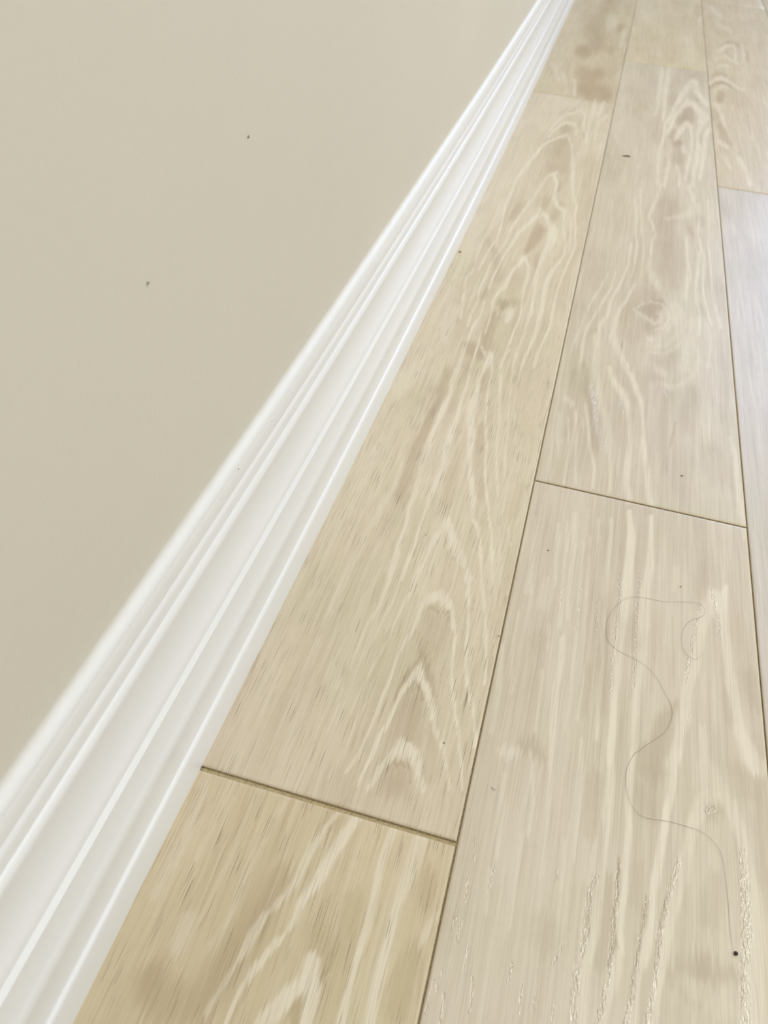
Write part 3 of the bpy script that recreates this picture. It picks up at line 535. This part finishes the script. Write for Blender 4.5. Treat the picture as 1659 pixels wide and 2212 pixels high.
def raster(X, Y, kind):
    """soft mask of the traced grain strokes at the grid points X, Y (metres)"""
    if kind == 'L':
        wx = X + vnoise(X/.0011, Y/.022, 5)*.0009 + vnoise(X/.004, Y/.03, 6)*.0012
        wy = Y + vnoise(X/.0008, Y/.06, 7)*.007
    elif kind == 'D':
        wx = X + vnoise(X/.0015, Y/.02, 8)*.0016; wy = Y + vnoise(X/.0010, Y/.05, 9)*.012
    else:
        wx = X + vnoise(X/.0012, Y/.015, 10)*.0008; wy = Y
    sharp = X.mean() < 0 or Y.max() < .62; out = np.zeros_like(X); xs = X[0]; ys = Y[:, 0]
    for k, s, kk, P in strokes:
        if k != kind: continue
        for i in range(len(P)-1):
            (x0, y0, w0), (x1, y1, w1) = P[i], P[i+1]
            soft = 1.9 if kind == 'L' else (2.4 if kind == 'D' else 1.5)
            m = max(w0, w1)*soft + .003; my = m/kk + .008
            a, b = np.searchsorted(xs, (min(x0, x1)-m, max(x0, x1)+m)); c, d = np.searchsorted(ys, (min(y0, y1)-my, max(y0, y1)+my))
            if b <= a or d <= c: continue
            px = wx[c:d, a:b]; py = wy[c:d, a:b]*kk
            ax, ay, bx, by = x0, y0*kk, x1, y1*kk
            dx, dy = bx-ax, by-ay; L2 = dx*dx+dy*dy+1e-12
            u = np.clip(((px-ax)*dx+(py-ay)*dy)/L2, 0, 1)
            dist = np.hypot(px-ax-u*dx, py-ay-u*dy); hw = w0+(w1-w0)*u + .00012
            r = dist/hw
            if kind == 'D': v = np.clip(1.25-r*.62, 0, 1)
            elif kind == 'L': v = np.clip((1.6-r)/1.0 if sharp else (1.9-r)/1.6, 0, 1)
            else: v = np.clip(1.5-r, 0, 1)
            v = v*v*(3-2*v)*s
            np.maximum(out[c:d, a:b], v, out=out[c:d, a:b])
    return out
V = []; F = []; MI = []; GR = []; BD = []; nv = 0
def addquads(vs, fs, mi, gr, bd):
    global nv
    V.append(vs); F.append(fs+nv); MI.append(np.full(len(fs), mi)); GR.append(gr); BD.append(bd); nv += len(vs)
def board(x0, x1, y0, y1, col, dens, fine, gx=.0010, g0=.0016, g1=.0016):
    bx = .0007
    xa, xb, ya, yb = x0+gx/2, x1-gx/2, y0+g0/2, y1-g1/2
    if fine:
        xs = np.linspace(xa+bx, xb-bx, int(W/.0007)); ys = [ya+bx]
        while ys[-1] < yb-bx:
            y = max(ys[-1], .05); ys.append(ys[-1]+.0011*(1+(y/.42)**1.5))
        ys = np.array(ys); ys = ya+bx+(ys-ys[0])*(yb-bx-ya-bx)/(ys[-1]-ys[0])
    else:
        xs = np.linspace(xa+bx, xb-bx, 8); ys = np.linspace(ya+bx, yb-bx, 24)
    xs = np.concatenate([[xa, xa], xs, [xb, xb]]); ys = np.concatenate([[ya, ya], ys, [yb, yb]])
    X, Y = np.meshgrid(xs, ys); Z = np.zeros_like(X)
    for i, z in ((0, -.0019), (1, -.0005)):
        Z[i, :] = np.minimum(Z[i, :], z); Z[-1-i, :] = np.minimum(Z[-1-i, :], z)
        Z[:, i] = np.minimum(Z[:, i], z); Z[:, -1-i] = np.minimum(Z[:, -1-i], z)
    n, m = X.shape
    gr = np.zeros((n, m, 4))
    if fine:
        gr[..., 0] = raster(X, Y, 'L'); gr[..., 1] = raster(X, Y, 'D'); gr[..., 2] = raster(X, Y, 'P')
    gr[..., 3] = dens(X, Y) if callable(dens) else dens
    bd = np.tile(np.array([*srgb(*col), 1.]), (n*m, 1))
    idx = np.arange(n*m).reshape(n, m)
    q = np.stack([idx[:-1, :-1], idx[:-1, 1:], idx[1:, 1:], idx[1:, :-1]], -1)
    mi = np.zeros((n-1, m-1), int); mi[0, :] = mi[-1, :] = 1; mi[:, 0] = mi[:, -1] = 1
    vs = np.stack([X, Y, Z], -1).reshape(-1, 3)
    addquads(vs, q.reshape(-1, 4), 0, gr.reshape(-1, 4), bd); MI[-1] = mi.reshape(-1)
densA = lambda X, Y: np.clip(1.15-np.maximum(0, Y-.62)*1.7, .12, 1)
densB = .07
L = 1.5868; Y0, Y1 = -2.0, 5.2
rows = {  # row: (first joint, {board start: (colour, dash density)})
 0: .2285, 1: .584, 2: 1.4338-L, 3: .90, 4: .30, 5: 1.25, 6: .7, 7: .1, 8: 1.1, 9: .5, 10: 1.35, 11: .2, 12: .8, 13: 1.2, 14: .4, 15: .95, 16: 0.05}
COLS = {(0, 0): (212, 196, 164), (0, 1): (217, 204, 179), (0, 2): (208, 193, 163), (1, 0): (212, 200, 180), (1, 1): (210, 198, 177), (1, 2): (214, 200, 170), (2, 0): (206, 197, 186), (2, 1): (206, 197, 186), (2, 2): (209, 194, 166), (2, 3): (209, 194, 166)}
rnd = random.Random(4)
for r in range(17):
    x0 = -.003 - W*0 + W*(r-1) if False else W*(r-1)
    x1 = x0+W
    if r == 0: x0 -= .02
    js = [y for y in (rows[r]+k*L for k in range(-3, 5)) if Y0 < y < Y1]
    ends = [Y0]+js+[Y1]
    for i in range(len(ends)-1):
        ya, yb = ends[i], ends[i+1]
        k = round((ya-rows[r])/L)+1 if i else 0 if js and abs(js[0]-rows[r]) < .01 else round((js[0]-rows[r])/L)
        col = COLS.get((r, k), rnd.choice([(217, 204, 179), (212, 200, 180), (210, 198, 177), (208, 193, 163), (209, 194, 166)]))
        fine = r <= 2 and yb > .05 and ya < (2.4 if r < 2 else 3.0)
        de = (densA if r == 0 else densB)
        w0 = .0032 if (r == 0 and abs(ya-.2285) < .01) else .0016
        w1 = .0032 if (r == 0 and abs(yb-.2285) < .01) else .0016
        board(x0, x1, ya, yb, col, de, fine, .0011, w0, w1)
bs = np.array([[-.21, Y0, -.0018], [3.04, Y0, -.0018], [3.04, Y1, -.0018], [-.21, Y1, -.0018]])
addquads(bs, np.array([[0, 1, 2, 3]]), 1, np.zeros((4, 4)), np.ones((4, 4)))
V = np.concatenate(V); F = np.concatenate(F); MI = np.concatenate(MI); GR = np.concatenate(GR); BD = np.concatenate(BD)
me = bpy.data.meshes.new('floor')
me.vertices.add(len(V)); me.vertices.foreach_set('co', V.ravel())
me.loops.add(F.size); me.loops.foreach_set('vertex_index', F.ravel().astype(np.int32))
me.polygons.add(len(F)); me.polygons.foreach_set('loop_start', np.arange(0, F.size, 4, dtype=np.int32)); me.polygons.foreach_set('loop_total', np.full(len(F), 4, np.int32))
floor = link('floor', me, [M_WOOD, M_GROOVE], kind='structure')
me.polygons.foreach_set('material_index', MI.astype(np.int32)); me.update(calc_edges=True)
for nm, arr in (('grain', GR), ('board', BD)):
    a = me.attributes.new(nm, 'FLOAT_COLOR', 'POINT'); a.data.foreach_set('color', arr.astype(np.float32).ravel())
me.validate()

# ---------------------------------------------------------------- left wall and its moulded baseboard
# the wall is very slightly bowed; face of the baseboard foot at each y
BY = [-2.0, 0, .08, .15, .23, .29, .47, .72, .82, 1.17, 1.83, 2.8, 5.2]
BX = [-.170, -.1683, -.1679, -.1673, -.1666, -.1659, -.1645, -.1641, -.1640, -.1642, -.1676, -.1762, -.190]
def foot(y): return float(np.interp(y, BY, BX))
SY = sorted(set([-2.0+.1*i for i in range(72)]+[5.2]+[.02*i for i in range(0, 60)]))
def sweep(name, prof, mats, smooth=False, **k):
    v = []; f = []; n = len(prof)
    for y in SY:
        x = sum(foot(y+d) for d in (-.12, -.06, 0, .06, .12))/5
        v += [(x-d, y, z) for d, z in prof]
    for i in range(len(SY)-1):
        for j in range(n):
            a = i*n+j; b = i*n+(j+1) % n
            f.append((a, b, b+n, a+n))
    f.append(tuple(range(n))[::-1]); f.append(tuple((len(SY)-1)*n+j for j in range(n)))
    me = mesh(name, v, f); o = link(name, me, mats, smooth=True, **k); me.set_sharp_from_angle(angle=math.radians(38)); return o
def arc(c, r, a0, a1, n):
    return [(c[0]-r*math.cos(math.radians(a0+(a1-a0)*i/n)), c[1]+r*math.sin(math.radians(a0+(a1-a0)*i/n))) for i in range(n+1)]
TH = .0160
# (depth behind the foot's face, height)
prof = ([(0, 0), (0, .0262)] + [(.0002, .0272), (.0009, .0284), (.0018, .0291), (.0024, .0294), (.0026, .0300)]
        + [(.0020, .046), (.0016, .0530), (.0010, .0555), (.0006, .0585), (.0008, .0615), (.0018, .0650), (.0026, .0668)]
        + [(.0026, .0880), (.0050, .0910), (.0050, .0948)]
        + [(.0060, .0972), (.0074, .1012), (.0085, .1065), (.0090, .1125), (.0090, .1190), (.0084, .1250), (.0076, .1295), (.0068, .1325)]
        + [(.0064, .1345), (.0064, .1362), (.0070, .1380), (.0080, .1394), (.0088, .1402)]
        + [(.0086, .1420), (.0084, .1480), (.0086, .1494), (.0094, .1506), (.0098, .1514)]
        + [(.0094, .1530), (.0096, .1600), (.0098, .1630), (.0102, .1640)])
prof = [(TH, .0)] + prof + [(TH, .1648)]
base = sweep('baseboard_left', prof, M_TRIM, kind='structure')
wall = sweep('wall_left', [(TH, -.02), (TH, .163), (TH, 2.45), (TH+.12, 2.45), (TH+.12, -.02)], M_LEFT, kind='structure')
for o in (base, wall):
    m = o.modifiers.new('n', 'WEIGHTED_NORMAL') if False else None
# caulk line filling the corner on top of the baseboard
CR = .0062
ck = [(TH-CR, .1636)] + [(TH-CR+CR*math.sin(a), .1648+CR*(1-math.cos(a))) for a in [math.pi/2*i/14 for i in range(14)]] + [(TH+.0002, .1718), (TH+.0002, .1640)]
caulk = sweep('caulk_bead', ck, M_CAULK, parent=base)

# ---------------------------------------------------------------- rest of the room (behind and beside the camera)
XR = 3.0
link('wall_right', boxmesh('wall_right', XR, XR+.12, Y0, Y1, 0.0, 2.45), M_WALL, kind='structure')
link('wall_front', boxmesh('wall_front', -.2, XR, Y0-.12, Y0, 0.0, 2.45), M_WALL, kind='structure')
wx0, wx1, wz0, wz1 = 1.15, 2.35, .95, 2.15
vv = []; ff = []
for (a, b, c, d) in ((-.21, wx0, 0, 2.45), (wx1, XR, 0, 2.45), (wx0, wx1, 0, wz0), (wx0, wx1, wz1, 2.45)):
    k = len(vv); vv += [(x, y, z) for x in (a, b) for y in (Y1, Y1+.14) for z in (c, d)]
    ff += [tuple(k+i for i in q) for q in ((0,1,3,2),(4,6,7,5),(0,4,5,1),(2,3,7,6),(0,2,6,4),(1,5,7,3))]
link('wall_back', mesh('wall_back', vv, ff), M_WALL, kind='structure')
link('ceiling', boxmesh('ceiling', -.32, XR+.12, Y0-.12, Y1+.14, 2.45, 2.55), M_CEIL, kind='structure')
# window frame with a mullion
vv = []; ff = []
t_ = .05
for (a, b, c, d) in ((wx0, wx0+t_, wz0, wz1), (wx1-t_, wx1, wz0, wz1), (wx0+t_, wx1-t_, wz0, wz0+t_), (wx0+t_, wx1-t_, wz1-t_, wz1), (1.735, 1.765, wz0+t_, wz1-t_)):
    k = len(vv); vv += [(x, y, z) for x in (a, b) for y in (Y1+.03, Y1+.08) for z in (c, d)]
    ff += [tuple(k+i for i in q) for q in ((0,1,3,2),(4,6,7,5),(0,4,5,1),(2,3,7,6),(0,2,6,4),(1,5,7,3))]
link('window_1', mesh('window_1', vv, ff), M_TRIM, kind='structure')
# recessed ceiling lights
def ring(name, r0, r1, z0, z1, n=40):
    v = []; f = []
    for i in range(n):
        a = 2*math.pi*i/n
        for r, z in ((r0, z0), (r1, z0), (r1, z1), (r0, z1)): v.append((r*math.cos(a), r*math.sin(a), z))
    for i in range(n):
        j = (i+1) % n
        for q in range(4): f.append((i*4+q, i*4+(q+1) % 4, j*4+(q+1) % 4, j*4+q))
    return mesh(name, v, f)
for k, (lx, ly) in enumerate(LAMPS):
    e = bpy.data.objects.new('ceiling_light', None); COL.objects.link(e); e.location = (lx, ly, 2.45)
    e['label'] = ('round white recessed ceiling light nearest the long white baseboard', 'round white recessed ceiling light behind the camera', 'round white recessed ceiling light over the right of the room', 'round white recessed ceiling light nearest the far window')[k]
    e['category'] = 'ceiling light'; e['group'] = 'recessed ceiling lights'
    link('trim_ring', ring('trim_ring', .085, .105, -.006, -.0001), M_TRIM, parent=e, smooth=False)

# ---------------------------------------------------------------- hair and debris on the floor
M_HAIR = plain('dark hair', srgb(84, 66, 52), .4); M_DARK = plain('dark crumb', srgb(58, 46, 36), .7)
M_PALE = plain('pale crumb', srgb(226, 216, 196), .7); M_SPLIT = plain('dark bark splinter', srgb(92, 76, 54), .8)
M_LGREY = plain('pale grey fleck', srgb(170, 163, 150), .7); M_GREY = plain('grey grit', srgb(128, 120, 110), .7)
HAIR = [(0.1489, 0.4253), (0.1441, 0.4193), (0.14, 0.4188), (0.1346, 0.4242), (0.1329, 0.4345), (0.1347, 0.4463), (0.1403, 0.4568), (0.1474, 0.4621), (0.1511, 0.4682), (0.149, 0.4755), (0.1419, 0.4761), (0.1275, 0.4721), (0.1174, 0.4695), (0.1059, 0.469), (0.0972, 0.4677), (0.0887, 0.4622), (0.0821, 0.452), (0.0772, 0.4386), (0.0763, 0.4269), (0.078, 0.4164), (0.0846, 0.4095), (0.0944, 0.4056), (0.1026, 0.403), (0.1108, 0.3971), (0.1163, 0.3904), (0.1197, 0.3832), (0.1243, 0.3749), (0.1266, 0.3669), (0.1258, 0.3581), (0.1222, 0.3479), (0.1161, 0.34), (0.109, 0.3319), (0.1043, 0.326), (0.1024, 0.3244), (0.0987, 0.315), (0.0973, 0.3066), (0.0982, 0.2961), (0.1014, 0.2865), (0.1069, 0.2809), (0.1135, 0.28), (0.124, 0.2818), (0.1357, 0.2819), (0.146, 0.2808), (0.1536, 0.2755), (0.1572, 0.2683), (0.1586, 0.2568), (0.1599, 0.2419), (0.1604, 0.2251), (0.1617, 0.2138)]
def catmull(P, n=5):
    out = []
    P = [np.array(p) for p in P]; P = [2*P[0]-P[1]]+P+[2*P[-1]-P[-2]]
    for i in range(1, len(P)-2):
        for k in range(n):
            t = k/n; a, b, c, d = P[i-1:i+3]
            out.append(.5*((2*b)+(-a+c)*t+(2*a-5*b+4*c-d)*t*t+(-a+3*b-3*c+d)*t**3))
    out.append(P[-2]); return out
pts = catmull([(x, y, .00012+.0006*abs(math.sin(i*.47))) for i, (x, y) in enumerate(HAIR)])
def tube(name, pts, rad, n=6):
    v = []; f = []
    for i, p in enumerate(pts):
        d = pts[min(i+1, len(pts)-1)]-pts[max(i-1, 0)]; d = d/(np.linalg.norm(d)+1e-9)
        s = np.cross(d, (0, 0, 1.)); s /= np.linalg.norm(s)+1e-9; u = np.cross(s, d)
        r = rad*(.45+.55*min(1, min(i, len(pts)-1-i)/8))
        for k in range(n):
            a = 2*math.pi*k/n; v.append(tuple(p+r*(math.cos(a)*s+math.sin(a)*u)))
    for i in range(len(pts)-1):
        for k in range(n): f.append((i*n+k, i*n+(k+1) % n, (i+1)*n+(k+1) % n, (i+1)*n+k))
    f.append(tuple(range(n))[::-1]); f.append(tuple((len(pts)-1)*n+k for k in range(n)))
    return mesh(name, v, f)
link('hair_strand', tube('hair_strand', pts, .00006), M_HAIR, smooth=True, label='long thin dark hair lying in loose curves on the wide pale board', cat='hair')
def crumb(name, loc, size, mat, seed, label, cat, rot=0, normal='z'):
    rs = random.Random(seed); bm = bmesh.new(); bmesh.ops.create_icosphere(bm, subdivisions=2, radius=1)
    for v in bm.verts:
        v.co *= 1+rs.uniform(-.22, .22); v.co = Vector((v.co.x*size[0], v.co.y*size[1], v.co.z*size[2]))
    zm = min(v.co.z for v in bm.verts)
    me = bpy.data.meshes.new(name); 
    for v in bm.verts: v.co.z -= zm if normal == 'z' else 0
    bm.to_mesh(me); bm.free()
    o = link(name, me, mat, label=label, cat=cat); o.location = loc; o.rotation_euler = (0, 0, rot); return o
# splinter: tapered sliver with a split end
sp = []
bm = bmesh.new()
secs = [(-.0078, .0002, .0002), (-.005, .0009, .0006), (-.001, .0016, .0011), (.003, .0017, .0012), (.0062, .0013, .0010), (.0080, .0005, .0005)]
rr = []
for sx, wy, hz in secs:
    rr.append([bm.verts.new((sx, wy*math.cos(a)+.0004*math.sin(sx*400), hz*(1+math.sin(a))*.5*1.6+.0)) for a in [math.pi*2*k/7 for k in range(7)]])
for a, b in zip(rr, rr[1:]):
    for k in range(7): bm.faces.new((a[k], a[(k+1) % 7], b[(k+1) % 7], b[k]))
bm.faces.new(rr[0][::-1]); bm.faces.new(rr[-1]); me = bpy.data.meshes.new('wood_splinter'); bm.to_mesh(me); bm.free()
o = link('wood_splinter', me, M_SPLIT, label='short dark brown splinter lying across the far middle board', cat='splinter'); o.location = (.0373, 1.5085, 0); o.rotation_euler = (0, 0, .09)
crumb('dark_crumb', (.1628, .2135, 0), (.0011, .0013, .0008), M_DARK, 1, 'dark round crumb at the near end of the long hair', 'crumb')
crumb('dark_crumb', (-.022, .2929, 0), (.0004, .0005, .0003), M_DARK, 2, 'tiny black speck between the pointed cream grain arches beside the long seam', 'crumb')
crumb('grit_speck', (.1332, .6381, 0), (.0011, .0008, .0005), M_GREY, 3, 'small grey grit speck on the greyish board just beyond the short middle joint', 'grit', .5)
crumb('grit_speck', (.0232, .4968, 0), (.0007, .0006, .0004), M_GREY, 4, 'small grey grit speck on the pale board just before the short middle joint', 'grit')
crumb('grit_speck', (-.1595, 1.0218, 0), (.0016, .0013, .0010), M_GREY, 5, 'grey grit speck lying against the far foot of the white baseboard', 'grit')
crumb('grit_speck', (-.0787, .4807, 0), (.0005, .0004, .0003), M_GREY, 12, 'minute grey speck on the tan board beside the baseboard', 'grit')
crumb('pale_crumb', (.1326, .4914, 0), (.0007, .0010, .0006), M_PALE, 6, 'tiny pale crumb on the board beyond the top curve of the hair', 'crumb')
crumb('pale_crumb', (-.0015, .3938, 0), (.0008, .0007, .0006), M_PALE, 7, 'tiny pale crumb sitting on the long seam between the two front boards', 'crumb')
cp = catmull([(.0140, .2716, .0003), (.0146, .2704, .0006), (.0156, .2699, .0008), (.0167, .2700, .0004)])
link('dust_curl', tube('dust_curl', cp, .00018), M_GREY, smooth=True, label='tiny curled grey shaving on the near pale board', cat='dust')
for i, (y, z, s, lab) in enumerate(((.3861, .3337, .0009, 'small grey speck on the beige wall, the upper one near the top of the picture'), (.2761, .3077, .0009, 'small grey speck on the beige wall left of the middle'))):
    crumb('wall_speck', (foot(y)-TH+.0003, y, z), (.0003, s, s*.8), M_LGREY, 20+i, lab, 'speck', normal='x')
for i, (y, z, lab) in enumerate(((.3866, .1600, 'grey fleck on the upper face of the white baseboard, farthest of three'), (.3339, .1618, 'tiny grey fleck on the upper face of the white baseboard, middle of three'), (.3085, .1590, 'grey fleck on the upper face of the white baseboard, nearest of three'))):
    crumb('baseboard_fleck', (foot(y)-.0099, y, z), (.0003, (.0009, .0006, .0009)[i], .0007), M_GREY, 30+i, lab, 'fleck', normal='x')
